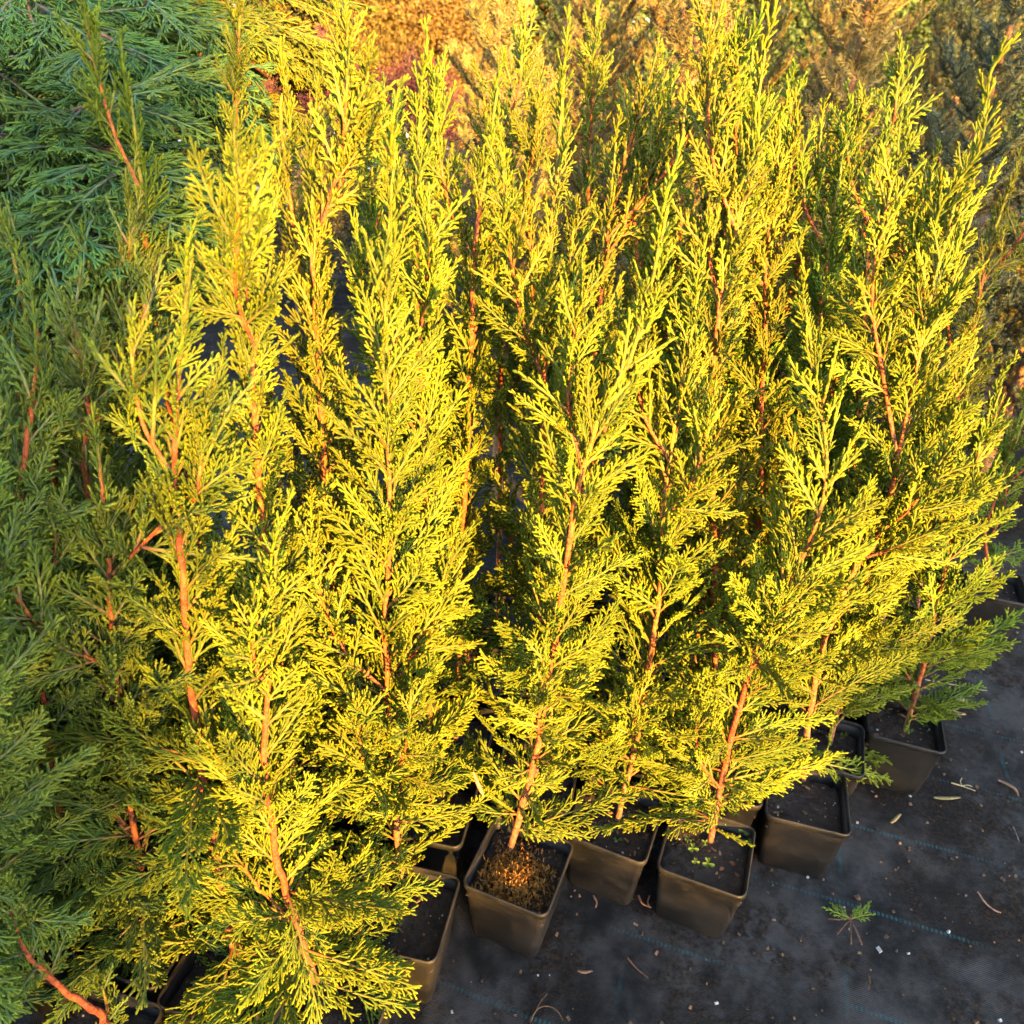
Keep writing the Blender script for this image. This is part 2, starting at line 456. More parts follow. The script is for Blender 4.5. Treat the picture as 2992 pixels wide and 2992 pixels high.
def pot_meshes():
    mb = MB()
    rings(mb, [rsq(.098, .012, .0), rsq(.1035, .012, .0015), rsq(.105, .012, .004), rsq(.1135, .0115, .055), rsq(.1235, .011, .118), rsq(.1240, .011, .1235), rsq(.1215, .010, .1235), rsq(.1195, .010, .10), rsq(.1130, .010, .05)], True, False)
    body = mb.mesh('pot', M_POT)
    mb = MB()
    rings(mb, [rsq(.1235, .011, .1195), rsq(.1275, .0125, .1205), rsq(.1300, .0135, .1240), rsq(.1305, .0135, .1285), rsq(.1285, .0130, .1318), rsq(.1255, .0120, .1325), rsq(.1230, .0110, .1305), rsq(.1212, .0100, .1240)])
    rim = mb.mesh('pot_rim', M_POT)
    return body, rim
POT, RIM = pot_meshes()
def soil_mesh(seed, lvl):
    rnd = random.Random(seed); mb = MB(); n = 22; w = .1185
    ph = [rnd.uniform(0, 6) for _ in range(4)]
    for j in range(n + 1):
        for i in range(n + 1):
            x = (i / n - .5) * w; y = (j / n - .5) * w
            e = min(min(i, n - i), min(j, n - j))
            z = lvl + .0035 * math.sin(x * 70 + ph[0]) * math.sin(y * 60 + ph[1]) + .002 * math.sin(x * 170 + ph[2]) * math.sin(y * 190 + ph[3]) + rnd.uniform(-.0016, .0016)
            if e == 0: z -= .003
            mb.v.append(Vector((x, y, z))); mb.c.append((1, 1, 1))
    for j in range(n):
        for i in range(n):
            a = j * (n + 1) + i; mb.f.append((a, a + 1, a + n + 2, a + n + 1))
    return mb.mesh('soil', M_SOIL)
SOILS = [soil_mesh(i, .102 + .004 * (i % 3)) for i in range(4)]
def crumbs_mesh(seed, lvl):
    rnd = random.Random(seed); mb = MB()
    for k in range(110):
        x, y = rnd.uniform(-.053, .053), rnd.uniform(-.053, .053); s = rnd.uniform(.0005, .0016)
        u = rnd.random()
        c = (.32, .30, .27) if u < .08 else (.16, .085, .04) if u < .3 else (.035, .022, .014)
        h = (s * rnd.uniform(1, 3.2), s, s * .6) if .08 < u < .4 else (s, s, s * .8)
        rot = Matrix.Rotation(rnd.uniform(0, 6.28), 3, 'Z') @ Matrix.Rotation(rnd.uniform(-.5, .5), 3, 'X')
        mb.box(Vector((x, y, lvl + .004)), h, c, rot)
    return mb.mesh('soil_crumbs', M_MISC, False)
CRUMBS = [crumbs_mesh(30 + i, .103 + .002 * i) for i in range(3)]
def add_pot(root, x, y, yaw, rich=True, k=0):
    T = Matrix.Translation((x, y, 0)) @ Matrix.Rotation(yaw, 4, 'Z')
    p = obj('pot', POT, root, T)
    obj('rim', RIM, p, Matrix.Identity(4))
    obj('soil', SOILS[k % 4], root, T)
    if rich:
        c = obj('soil_crumbs', CRUMBS[k % 3], root, T); c['kind'] = 'stuff'

# ------------------------------------------------------------------ cypress plants
GA = 2.39996
WHITE = (1, 1, 1, 1)
def put_spray(root, pos, d, rnd, want, tint, kinds='SMLX', nrm=None, name='spray'):
    best = min(kinds, key=lambda k: abs(SLEN[k] - want))
    sc = max(.75, min(1.3, want / SLEN[best])) * rnd.uniform(.92, 1.08)
    if nrm is None:
        out = Vector((d.x, d.y, 0))
        base = Vector((0, 0, 1)).cross(out) if out.length > .02 else Vector((1, 0, 0))
        nrm = base.normalized() * rnd.choice((-1, 1)) + Vector((0, 0, 1)) * rnd.uniform(-.9, .9) + Vector((rnd.uniform(-.6, .6), rnd.uniform(-.9, .3), 0))
    return obj(name, rnd.choice(SPRAY[best]), root, frame(pos, d, nrm, sc), tint)
def stem_tube(path, r0, r1, seed, red=.55, sides=7):
    mb = MB(); rnd = random.Random(seed); n = len(path) - 1
    base = (0.17, 0.085, 0.045); redc = (0.30, 0.080, 0.026); yel = (0.15, 0.145, 0.02)
    cols = []
    for i in range(n + 1):
        t = i / n
        cols.append(mix(base, redc, min(1, t / .2)) if t < .2 else mix(redc, yel, max(0, min(1, (t - red) / .2))))
    rad = [lerp(r0, r1, (i / n) ** .8) * rnd.uniform(.93, 1.07) for i in range(n + 1)]
    mb.tube(path, rad, sides, cols, True)
    return mb.mesh('trunk', M_BARK)
def foliate(root, path, rnd, t0, t1, step, lenf, angf, tint, skipcam=0.0, front=False, phase=None):
    """sprays spiralling along a stem"""
    n = len(path) - 1
    cum = [0]
    for i in range(n): cum.append(cum[-1] + (path[i + 1] - path[i]).length)
    Ltot = cum[-1]; s = t0 * Ltot; phi = rnd.uniform(0, 6.28) if phase is None else phase
    cnt = 0
    while s < t1 * Ltot:
        k = max(i for i in range(n) if cum[i] <= s); f = (s - cum[k]) / max(1e-6, cum[k + 1] - cum[k])
        p = path[k].lerp(path[k + 1], min(1, f)); d = (path[k + 1] - path[k]).normalized()
        t = s / Ltot
        a = Vector((1, 0, 0)); u = d.cross(a).normalized(); w = u.cross(d)
        out = u * math.cos(phi) + w * math.sin(phi)
        skip = out.y < -.55 and rnd.random() < skipcam
        if not skip:
            an = math.radians(angf(t) + rnd.uniform(-10, 10))
            dd = d * math.cos(an) + out * math.sin(an)
            put_spray(root, p, dd, rnd, lenf(t) * rnd.uniform(.7, 1.2) * (.5 if front and t < .2 and out.y < -.25 else 1), tint); cnt += 1
        phi += GA + rnd.uniform(-.4, .4); s += step * rnd.uniform(.75, 1.25)
    return cnt
def pw(pts):
    def f(t):
        for (a, x), (b, y) in zip(pts, pts[1:]):
            if t <= b: return lerp(x, y, (t - a) / (b - a))
        return pts[-1][1]
    return f
def cypress(seed, base, pot, yaw, pix, dy, label, group=None, step=.0092, wide=1.0, skip=.25, side=4, tint=WHITE, extra=None, rich=True, bare=.03, tr=.0048, red=.5, short=1.0, name='potted_cypress', potk=0, skirt=0, tidy=False):
    """a potted conifer: base = trunk foot, pix = points of the stem in the photograph, seen at the depth of the foot + dy"""
    rnd = random.Random(seed)
    root = empty(name, (pot[0], pot[1], 0))
    O = Vector((pot[0], pot[1], 0))
    add_pot(root, 0, 0, yaw, rich, potk)
    foot = Vector((base[0], base[1], .095)) - O
    pts = [foot]
    n = len(pix)
    for i, q in enumerate(pix):
        y = base[1] + dy * (i + 1) / n
        if len(q) == 3: pts.append(Vector(q) - O)
        else: pts.append(aty(q[0], q[1], y) - O)
    path = catmull(pts, 34)
    for i in range(3, 32): path[i] = path[i] + Vector((rnd.uniform(-1, 1), rnd.uniform(-1, 1), 0)) * .0028 * (1 - i / 34)
    obj('trunk', stem_tube(path[:32], tr, .0013, seed, red), root)
    H = (path[-1] - path[0]).length
    lenf = pw([(0, .155 * wide), (.2, .160 * wide), (.5, .125 * wide), (.72, .088 * wide), (.86, .052 * wide), (1.001, .030)])
    angf = pw([(0, 82), (.12, 60), (.35, 37), (.7, 26), (1.001, 18)])
    foliate(root, path, rnd, bare, .87, step, lenf, angf, tint, skip, front=tidy)
    for q in range(skirt):
        p = path[0].lerp(path[7], rnd.random()); a = q * GA + rnd.uniform(-.3, .3)
        if math.cos(a - yaw) > .3 and math.sin(a) < -.3 and rnd.random() < .5: continue
        dd = Vector((math.cos(a), math.sin(a), rnd.uniform(-.25, .55)))
        sl_ = rnd.uniform(.12, .21)
        if tidy and dd.y < -.15: dd.z = abs(dd.z) + .35; sl_ *= .5
        put_spray(root, p, dd, rnd, sl_, tint, nrm=Vector((rnd.uniform(-.5, .5), rnd.uniform(-.8, .1), 1)))
    d = (path[-1] - path[-4]).normalized()
    tl = .85 + rnd.random() * .3
    obj('leader', rnd.choice(SPRAY['T']), root, frame(path[-1] - d * .15 * tl, d, Vector((rnd.random(), rnd.random(), 0)), tl), tint)
    # side stems
    stems = list(extra or [])
    for q in range(side):
        t = rnd.uniform(.12, .62); i = int(t * 33)
        a = rnd.uniform(0, 6.28); o = Vector((math.cos(a), math.sin(a), 0)); L = rnd.uniform(.16, .30) * (1.05 - t * .5) * short
        p = path[i]; d = (path[i + 1] - path[i]).normalized()
        stems.append([p, p + d * L * .35 + o * L * .22 * wide, p + d * L * .72 + o * L * .32 * wide, p + d * L + o * L * .34 * wide])
    for q, s in enumerate(stems):
        s = [Vector(v) if not isinstance(v, tuple) or len(v) == 3 else aty(v[0], v[1], base[1] + dy * .6) - O for v in s]
        sp = catmull(s, 14)
        b = obj('branch', stem_tube(sp, .0030 if q < len(extra or []) else .0022, .0013, seed + q + 50, .55, 6), root)
        L = sum((sp[i + 1] - sp[i]).length for i in range(13))
        lf = pw([(0, .085 * wide), (.5, .085 * wide), (1.001, .04)])
        foliate(root, sp, rnd, .12, .93, step * 1.1, lf, pw([(0, 38), (1.001, 22)]), tint, skip)
        d = (sp[-1] - sp[-3]).normalized()
        obj('leader', rnd.choice(SPRAY['T']), root, frame(sp[-1] - d * .10, d, Vector((rnd.random(), rnd.random(), 0)), rnd.uniform(.6, .85)), tint)
    tag(root, label, 'conifer', group)
    return root
def tintv(r): return (r.uniform(.85, 1.12), r.uniform(.92, 1.06), r.uniform(.85, 1.2), 1)
rt = random.Random(5)
G_MID = 'potted conifers standing tightly together in the block'
# ---- the front edge of the block, each pot in view
cypress(11, (-.225, .556), (-.195, .508), -.24, [(545, 1700), (512, 1560), (500, 1400), (512, 1230), (520, 1060), (540, 960)], .02,
        skirt=28, label='short bushy potted conifer with slanting orange trunk at the block corner', wide=.95, skip=.55, side=3, bare=.10, red=.6, short=.7, tr=.0056)
cypress(12, (-.335, .575), (-.335, .555), -.20, [(392, 1520), (362, 1290), (345, 1080), (330, 900), (335, 740), (352, 560), (372, 440)], .06,
        skirt=34, label='slender potted conifer with a long bare red trunk beside the shaded green ones', wide=.85, skip=.7, side=2, bare=.12, red=.72, short=.6, tr=.0056)
g = cypress(13, (-.135, .70), (-.123, .645), -.19, [(742, 1480), (728, 1200), (735, 950), (728, 700), (735, 420), (755, 200)], .05,
        skirt=15, tidy=True, label='potted conifer with drooping lower sprays hanging over its black pot', wide=1.0, skip=.2, side=5, bare=.03)
e_ = cypress(14, (.019, .762), (.035, .722), -.354, [(1005, 1450), (1040, 1250), (1085, 960), (1125, 800), (1195, 660), (1245, 460), (1277, 300)], -.02,
        skirt=8, tidy=True, label='leaning potted conifer growing from a pot full of rusty orange moss', wide=.95, skip=.55, side=3, red=.42, bare=.04, tr=.0056)
f_ = cypress(15, (.190, .825), (.183, .811), -.38, [(1207, 1350), (1240, 1150), (1250, 960), (1280, 770), (1310, 600), (1332, 430)], 0,
        skirt=14, tidy=True, label='potted conifer with straight orange trunk between the mossy pot and the clover pot', wide=1.0, skip=.5, side=3, bare=.06, potk=1)
a_ = cypress(16, (.330, .790), (.317, .763), -.348, [(1370, 1440), (1425, 1230), (1520, 1040), (1560, 880), (1535, 690), (1507, 490)], .03,
        skirt=18, tidy=True, label='potted conifer with small clovers growing on the soil of its pot', wide=1.05, skip=.45, side=4, bare=.05, potk=2, tr=.0056)
b_ = cypress(17, (.515, .925), (.498, .871), -.25, [(1535, 1290), (1590, 1120), (1660, 1000), (1705, 820), (1755, 570), (1820, 320), (1893, 120)], .05,
        skirt=5, tidy=True, label='tall potted conifer whose red trunk forks into two tops', wide=1.0, skip=.55, side=4, bare=.13, tr=.0056, red=.6,
        extra=[[(1690, 850), (1668, 720), (1645, 560), (1675, 380), (1718, 235)]], potk=3)
cypress(18, (.585, 1.005), (.565, .989), -.34, [(1620, 1150), (1690, 900), (1760, 650), (1830, 420), (1872, 330)], .05,
        skirt=14, tidy=True, label='potted conifer half hidden behind the fork-trunked one', wide=1.0, skip=.2, side=5, bare=.05, rich=True)
d_ = cypress(19, (.735, 1.045), (.727, 1.049), -.308, [(1745, 1250), (1775, 1110), (1815, 960), (1858, 820), (1905, 690)], .05,
        skirt=9, tidy=True, label='potted conifer with shade tinted sprays in a grey pot on the shaded mat', wide=1.0, skip=.3, side=4, bare=.05, tint=(.85, .98, 1.1, 1), short=.9)  # greener, less red tint puts the shade into these sprays
cypress(20, (1.13, 1.50), (1.11, 1.49), -.30, [(1858, 1010), (1895, 900), (1935, 780), (1990, 640)], .06,
        skirt=6, label='sparse potted conifer with bare brown twigs standing apart from the block', wide=.8, skip=.3, side=3, bare=.35, step=.02, tint=(.85, .98, 1.1, 1))  # shade put into the spray tint here too
# ---- further back: pots hidden, tops in view
L_MID = 'slim yellow green potted conifer in the crowded middle of the block'
L_BACK = 'upright potted conifer in the last rows before the open mat'
MIDS = [
    (-.27, .69, [(490, 900), (485, 600), (500, 290)]), (-.105, .815, [(800, 900), (785, 450), (800, 75)]),
    (.06, .885, [(1025, 860), (1030, 580), (1050, 330), (1072, 45)]), (.22, .965, [(1280, 800), (1330, 400), (1355, 95)]),
    (.37, .915, [(1345, 750), (1400, 380), (1455, 25)]), (.46, 1.03, [(1440, 700), (1480, 400), (1503, 200)]),
    (-.41, .84, [(300, 650), (265, 330), (236, 105)]), (-.25, .86, [(600, 650), (590, 380), (598, 150)]),
    (-.08, .97, [(890, 600), (915, 330), (945, 130)]), (.08, 1.04, [(1130, 600), (1150, 400), (1165, 240)]),
    (.25, 1.12, [(1240, 500), (1262, 170)]), (.35, 1.07, [(1390, 450), (1425, 40)]),
    (.52, 1.15, [(1560, 500), (1605, 205)]), (.66, 1.18, [(1640, 450), (1676, 190)]),
]
BACKS = [
    (-.40, .99, [(450, 350), (440, 65)]), (-.23, 1.03, [(550, 400), (540, 115)]), (-.06, 1.13, [(710, 450), (688, 210)]),
    (.11, 1.21, [(1000, 450), (1003, 210)]), (.28, 1.29, [(1200, 400), (1212, 190)]), (.43, 1.25, [(1520, 420), (1552, 215)]),
    (.60, 1.32, [(1640, 400), (1712, 225)]), (.77, 1.27, [(1770, 500), (1832, 262)]), (.88, 1.36, [(1850, 550), (1922, 300)]),
    (-.37, 1.17, [(600, 330), (655, 190)]), (-.20, 1.23, [(820, 350), (838, 125)]), (-.02, 1.31, [(950, 300), (905, 140)]),
    (.16, 1.39, [(1110, 350), (1115, 190)]), (.33, 1.46, [(1290, 350), (1300, 200)]), (.52, 1.48, [(1430, 380), (1450, 240)]),
    (.70, 1.47, [(1580, 400), (1600, 260)]),
]
ML = {0: 'full crowned potted conifer directly behind the slender red trunked one', 1: 'potted conifer with a bare orange stem high up behind the drooping one',
      2: 'tall potted conifer with a long straight leader behind the mossy pot', 3: 'slim potted conifer behind the one with the straight orange trunk',
      4: 'very tall narrow potted conifer behind the clover pot', 5: 'slim potted conifer between the clover pot and the fork-trunked one',
      6: 'narrow potted conifer with shaded green top beside the large spreading conifer'}
for i, (x, y, px) in enumerate(MIDS):
    cypress(60 + i, (x, y), (x, y), -.3 + rt.uniform(-.15, .15), px, .04, ML.get(i, L_MID), G_MID, wide=rt.uniform(.8, 1.0) * (.5 if i == 6 else 1), skip=.25, side=1 if i == 6 else 3, bare=.22, tint=tintv(rt), rich=False, potk=i, red=.5 if i not in (1, 2) else .65)
for i, (x, y, px) in enumerate(BACKS):
    cypress(90 + i, (x, y), (x, y), -.3 + rt.uniform(-.15, .15), px, .04, L_BACK, 'potted conifers in the back rows', step=.0115, wide=rt.uniform(.75, .95) * (.65 if i in (0, 9) else 1), skip=.1, side=2, tint=tintv(rt), rich=False, potk=i, bare=.38)
# ---- the shaded ones to the left
TL = (.84, 1.0, 1.9, 1)  # bluish multiplier puts the shade into the foliage colour
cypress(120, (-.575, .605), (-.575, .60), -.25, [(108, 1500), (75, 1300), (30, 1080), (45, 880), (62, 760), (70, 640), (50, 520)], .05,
        skirt=34, label='shaded green potted conifer with dark bare stem and sprays tinted blue green for shade', wide=1.1, skip=.45, side=5, tint=TL, tr=.0056, red=.9, bare=.08)
L_SH = 'dense green potted conifer standing in the shade beside the sunlit block'
G_SH = 'shaded potted conifers beside the sunlit block'
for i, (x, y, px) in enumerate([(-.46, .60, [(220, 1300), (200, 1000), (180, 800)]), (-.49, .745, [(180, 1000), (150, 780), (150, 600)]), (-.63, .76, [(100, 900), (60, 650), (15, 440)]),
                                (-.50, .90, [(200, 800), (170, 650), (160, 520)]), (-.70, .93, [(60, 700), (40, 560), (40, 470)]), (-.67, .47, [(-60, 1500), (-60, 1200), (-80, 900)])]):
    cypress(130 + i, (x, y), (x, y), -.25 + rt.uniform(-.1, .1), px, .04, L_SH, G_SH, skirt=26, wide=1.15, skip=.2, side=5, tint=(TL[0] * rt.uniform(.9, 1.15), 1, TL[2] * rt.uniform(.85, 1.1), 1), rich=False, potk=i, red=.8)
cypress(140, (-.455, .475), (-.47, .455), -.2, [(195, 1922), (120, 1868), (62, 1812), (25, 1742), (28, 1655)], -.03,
        label='small conifer with a crooked brown trunk bending out of its pot', wide=.7, skip=.6, side=1, tint=TL, red=.9, short=.4, tr=.0056, bare=.42)

# ------------------------------------------------------------------ what grows on the soil of the front pots
def moss_mesh():
    rnd = random.Random(3); mb = MB()
    for k in range(2600):
        a = rnd.gauss(0, .028); b = rnd.gauss(0, .030)
        x, y = -.004 + a, -.016 + b
        if abs(x) > .056 or abs(y) > .056: continue
        rr = math.hypot(a, b); z = .104 + .016 * math.exp(-(rr / .03) ** 2) + rnd.uniform(-.004, .003)
        L = rnd.uniform(.004, .011)
        d = Vector((rnd.gauss(0, .6), rnd.gauss(0, .6), 1)).normalized() * L
        w = Vector((rnd.uniform(-1, 1), rnd.uniform(-1, 1), rnd.uniform(-.4, .4))).normalized() * rnd.uniform(.0006, .0013)
        p = Vector((x, y, z))
        c = mix((.16, .075, .02), (.36, .16, .03), rnd.random())
        mb.poly([p - w, p + w, p + d * .6 + w * 1.3, p + d, p + d * .6 - w * 1.3], c)
    return mb.mesh('moss', M_MOSS, False)
o = obj('moss', moss_mesh(), e_, Matrix.Rotation(-.354, 4, 'Z')); o['kind'] = 'stuff'; o['label'] = 'rusty orange moss cushion'
def clover_mesh(seed, size):
    rnd = random.Random(seed); mb = MB(); h = rnd.uniform(.010, .018)
    top = Vector((rnd.uniform(-.004, .004), rnd.uniform(-.004, .004), h))
    mb.tube([Vector((0, 0, -.004)), top * .5 + Vector((.001, 0, 0)), top], [.0005] * 3, 4, [(.10, .16, .03)] * 3)
    a0 = rnd.uniform(0, 6)
    for k in range(3):
        a = a0 + k * 2.094 + rnd.uniform(-.15, .15); d = Vector((math.cos(a), math.sin(a), .12)); s = Vector((-math.sin(a), math.cos(a), 0))
        c = mix((.10, .18, .02), (.17, .22, .02), rnd.random())
        z = Vector((0, 0, 1))
        mid = [top, top + d * size * .5 - z * .0008, top + d * size * .85 - z * .001]
        lf = [top + d * size * .35 + s * size * .30 + z * .0008, top + d * size * .8 + s * size * .45 + z * .0008, top + d * size + s * size * .24]
        rg = [top + d * size * .35 - s * size * .30 + z * .0008, top + d * size * .8 - s * size * .45 + z * .0008, top + d * size - s * size * .24]
        mb.poly([mid[0], mid[1], lf[0]], c); mb.poly([mid[1], mid[2], lf[1], lf[0]], c); mb.poly([mid[2], lf[2], lf[1]], c)
        mb.poly([mid[1], mid[0], rg[0]], c); mb.poly([mid[2], mid[1], rg[0], rg[1]], c); mb.poly([rg[2], mid[2], rg[1]], c)
    return mb.mesh('clover', M_CLOVER)
def on_soil(root, px, py, z=.108):
    return ground(px, py, z) - Vector(root.location)
for i, (px, py, s) in enumerate([(1302, 1613, .0085), (1331, 1640, .0095), (1322, 1600, .006), (1295, 1592, .006), (1404, 1577, .0080), (1408, 1602, .0055), (1306, 1638, .006), (1270, 1560, .007), (1365, 1560, .006)]):
    obj('clover', clover_mesh(i, s), a_, Matrix.Translation(on_soil(a_, px, py)))
def bit(c, h, colr, rz, rx=0.2):
    mb = MB(); mb.box(Vector(c), h, colr, Matrix.Rotation(rz, 3, 'Z') @ Matrix.Rotation(rx, 3, 'X')); return mb
def chips(root, spots, seed):
    rnd = random.Random(seed)
    for px, py, s, c in spots:
        mb = MB(); p = Vector((0, 0, 0)); n = 7
        pts = [Vector((s * math.cos(k * 6.283 / n) * rnd.uniform(.6, 1.1), s * .55 * math.sin(k * 6.283 / n) * rnd.uniform(.6, 1.1), rnd.uniform(-.0008, .0008))) for k in range(n)]
        up = Vector((0, 0, s * .35))
        mb.poly([q + up for q in pts], c)
        for k in range(n): mb.quad(pts[k], pts[(k + 1) % n], pts[(k + 1) % n] + up, pts[k] + up, c)
        obj('bark_chip', mb.mesh('bark_chip', M_MISC, False), root, Matrix.Translation(on_soil(root, px, py, .110)) @ Matrix.Rotation(rnd.uniform(0, 6), 4, 'Z') @ Matrix.Rotation(rnd.uniform(-.5, .5), 4, 'X'))
chips(a_, [(1362, 1640, .0055, (.22, .10, .045)), (1352, 1648, .0035, (.26, .15, .08)), (1358, 1610, .005, (.25, .16, .09)), (1382, 1630, .006, (.12, .045, .02)), (1378, 1612, .005, (.11, .04, .02)), (1372, 1592, .003, (.4, .36, .3)), (1390, 1650, .005, (.10, .04, .02)), (1364, 1590, .0025, (.45, .42, .36))], 4)
chips(f_, [(1100, 1490, .004, (.2, .14, .09)), (1112, 1510, .0035, (.26, .2, .14)), (1125, 1530, .003, (.18, .11, .06)), (1140, 1520, .003, (.22, .15, .1))], 5)
chips(g, [(790, 1700, .005, (.14, .08, .05)), (780, 1655, .0045, (.2, .1, .06)), (770, 1690, .003, (.13, .08, .05))], 6)
def weed(root, px, py, n, size, seed):
    rnd = random.Random(seed); mb = MB()
    for k in range(n):
        a = rnd.uniform(0, 6.28); d = Vector((math.cos(a), math.sin(a), rnd.uniform(.2, .9))).normalized(); s = d.cross(Vector((0, 0, 1))).normalized()
        L = size * rnd.uniform(.6, 1.1); c = mix((.04, .10, .02), (.09, .16, .03), rnd.random())
        P0 = Vector((0, 0, 0)); mid = d * L * .55 + Vector((0, 0, .002)); tip = d * L - Vector((0, 0, .003))
        mb.poly([P0, mid - s * L * .28, mid], c); mb.poly([P0, mid, mid + s * L * .28], c)
        mb.poly([mid - s * L * .28, tip, mid], c); mb.poly([mid, tip, mid + s * L * .28], c)
    obj('weed_seedling', mb.mesh('weed_seedling', M_CLOVER), root, Matrix.Translation(on_soil(root, px, py, .107)))
weed(d_, 1730, 1345, 5, .022, 1); weed(d_, 1745, 1370, 6, .009, 2); weed(d_, 1752, 1360, 5, .007, 3); weed(d_, 1720, 1380, 5, .007, 8)
weed(f_, 1150, 1565, 6, .012, 4); weed(f_, 1165, 1585, 5, .010, 5); weed(b_, 1474, 1510, 3, .005, 6); weed(b_, 1470, 1512, 3, .004, 7)

# ------------------------------------------------------------------ big shaded conifer behind on the left
def big_tree():
    rnd = random.Random(21)
    bx, by = -.93, 1.45
    root = empty('spreading_conifer', (bx, by, 0)); O = Vector((bx, by, 0))
    W = lambda px, py, y: aty(px, py, y) - O
    pts = [Vector((0, 0, 0)), Vector((.03, -.01, .5)), W(2, 245, by), W(40, 90, by), W(80, -10, by), Vector((.40, .03, 1.75)), Vector((.50, .04, 2.3))]
    path = catmull(pts, 30); mb = MB()
    mb.tube(path, [lerp(.030, .008, (i / 29) ** 1.3) for i in range(30)], 10, [mix((.30, .22, .16), (.24, .17, .12), (i % 3) / 3) for i in range(30)])
    obj('trunk', mb.mesh('trunk', M_BARK), root)
    TJ = (.66, .98, 2.6, 1); TY = (.98, .92, 1.1, 1)  # the second, yellower tint colours sunlight into the outer branches
    # each branch by its end in the photograph and its depth
    BR = [((0, 300), (90, 230), (200, 190), 1.05), ((0, 330), (60, 330), (150, 385), .98), ((20, 420), (120, 420), (225, 395), .93), ((10, 200), (150, 130), (330, 140), 1.28),
          ((60, 60), (220, 60), (360, 150), 1.40), ((60, 20), (300, 20), (470, 60), 1.56), ((80, -20), (390, 10), (610, 95), 1.68), ((70, 0), (400, 60), (560, 110), 1.60),
          ((20, 250), (160, 270), (270, 320), 1.0), ((0, 300), (110, 330), (190, 430), .92), ((-20, 380), (30, 420), (80, 460), .88), ((20, 150), (260, 190), (420, 230), 1.44),
          ((40, 80), (320, 140), (470, 190), 1.56), ((0, 220), (-20, 250), (30, 300), 1.12), ((80, -40), (330, -70), (560, -20), 1.76), ((80, -60), (180, -60), (300, 0), 1.36),
          ((0, 420), (60, 450), (130, 480), .90), ((20, 300), (190, 370), (300, 400), 1.36), ((10, 330), (230, 330), (400, 350), 1.52), ((60, -80), (40, -60), (60, 40), 1.20),
          ((60, 60), (120, 30), (220, 80), 1.20), ((40, 120), (100, 170), (160, 260), 1.20), ((-60, 250), (-20, 330), (20, 400), 1.12), ((40, 90), (-20, 60), (-40, 140), 1.20)]
    for k, (a, b, c, y) in enumerate(BR):
        t = min(path, key=lambda p: (p - W(a[0], a[1], by)).length)
        s = [t, W(b[0], b[1], lerp(by, y, .55)), W(c[0], c[1], y)]
        sp = catmull(s, 14); mb = MB()
        mb.tube(sp, [lerp(.0075, .0018, i / 13) for i in range(14)], 6, [mix((.16, .075, .045), (.20, .10, .05), i / 13) for i in range(14)])
        obj('branch', mb.mesh('branch', M_BARK), root)
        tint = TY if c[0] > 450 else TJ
        L = sum((sp[i + 1] - sp[i]).length for i in range(13)); q = .15 * L; sg = 1
        while q < L:
            i = min(12, int(q / L * 13)); p = sp[i].lerp(sp[i + 1], q / L * 13 - i); d = (sp[i + 1] - sp[i]).normalized()
            side = d.cross(Vector((0, 0, 1))).normalized() * sg
            dd = d * rnd.uniform(.5, .9) + side * rnd.uniform(.3, .8) + Vector((0, 0, rnd.uniform(-.35, .25)))
            nz = Vector((rnd.uniform(-.3, .3), rnd.uniform(-.8, 0), 1))
            obj('spray', rnd.choice(SPRAY['J']), root, frame(p, dd, nz, rnd.uniform(.8, 1.25)), tint)
            q += .021 * rnd.uniform(.7, 1.3); sg = -sg
        obj('spray', rnd.choice(SPRAY['J']), root, frame(sp[-1] - d * .03, d, Vector((0, -.5, 1)), 1.1), tint)
    tag(root, 'large spreading conifer with pale trunk and drooping blue green branches', 'conifer')
big_tree()

# ------------------------------------------------------------------ spruces behind the block
def spruce_branch(seed, L):
    rnd = random.Random(seed); mb = MB()
    bark = (.13, .09, .05)
    def shoot(p0, d, l, nl, dens):
        n = 8; pts = []; p = p0.copy(); dd = d.normalized()
        for i in range(n + 1):
            pts.append(p.copy()); dd = (dd + Vector((0, 0, .05)) + Vector((rnd.uniform(-.04, .04), 0, rnd.uniform(-.04, .04)))).normalized(); p = p + dd * (l / n)
        mb.tube(pts, [lerp(.0028, .0014, i / n) for i in range(n + 1)], 5, [bark] * (n + 1))
        N = int(l * dens)
        for k in range(N):
            t = (k + rnd.random()) / N; i = min(n - 1, int(t * n)); q = pts[i].lerp(pts[i + 1], t * n - i); ax = (pts[i + 1] - pts[i]).normalized()
            a = rnd.uniform(0, 6.28); u = ax.cross(Vector((0, .1, 1))).normalized(); w = u.cross(ax)
            o = u * math.cos(a) + w * math.sin(a)
            if o.z < -.3: o.z *= .3
            nd = (ax * rnd.uniform(.3, .7) + o).normalized(); ll = nl * rnd.uniform(.75, 1.1) * (1 - .35 * max(0, t - .8) / .2)
            s = nd.cross(ax).normalized() * .0014
            c = mix((.14, .135, .055), (.33, .23, .065), rnd.random())
            mb.poly([q - s, q + s, q + nd * ll], c)
            h = nd.cross(s).normalized() * .0014
            mb.poly([q - h, q + h, q + nd * ll], c)
        return pts
    main = shoot(Vector((0, 0, 0)), Vector((0, 1, .05)), L, .0165, 1250)
    q = .15 * L; sg = 1
    while q < L * .93:
        t = q / L; i = min(7, int(t * 8)); ax = (main[i + 1] - main[i]).normalized()
        shoot(main[i].lerp(main[i + 1], t * 8 - i), ax * rnd.uniform(.45, .7) + Vector((sg * .75, 0, rnd.uniform(-.05, .5))), min(.105, .32 * L * (1 - t) + .04) * rnd.uniform(.8, 1.15), .0160, 1250)
        q += .027 * rnd.uniform(.8, 1.3); sg = -sg
    return mb.mesh('spruce_branch', M_NEEDLE)
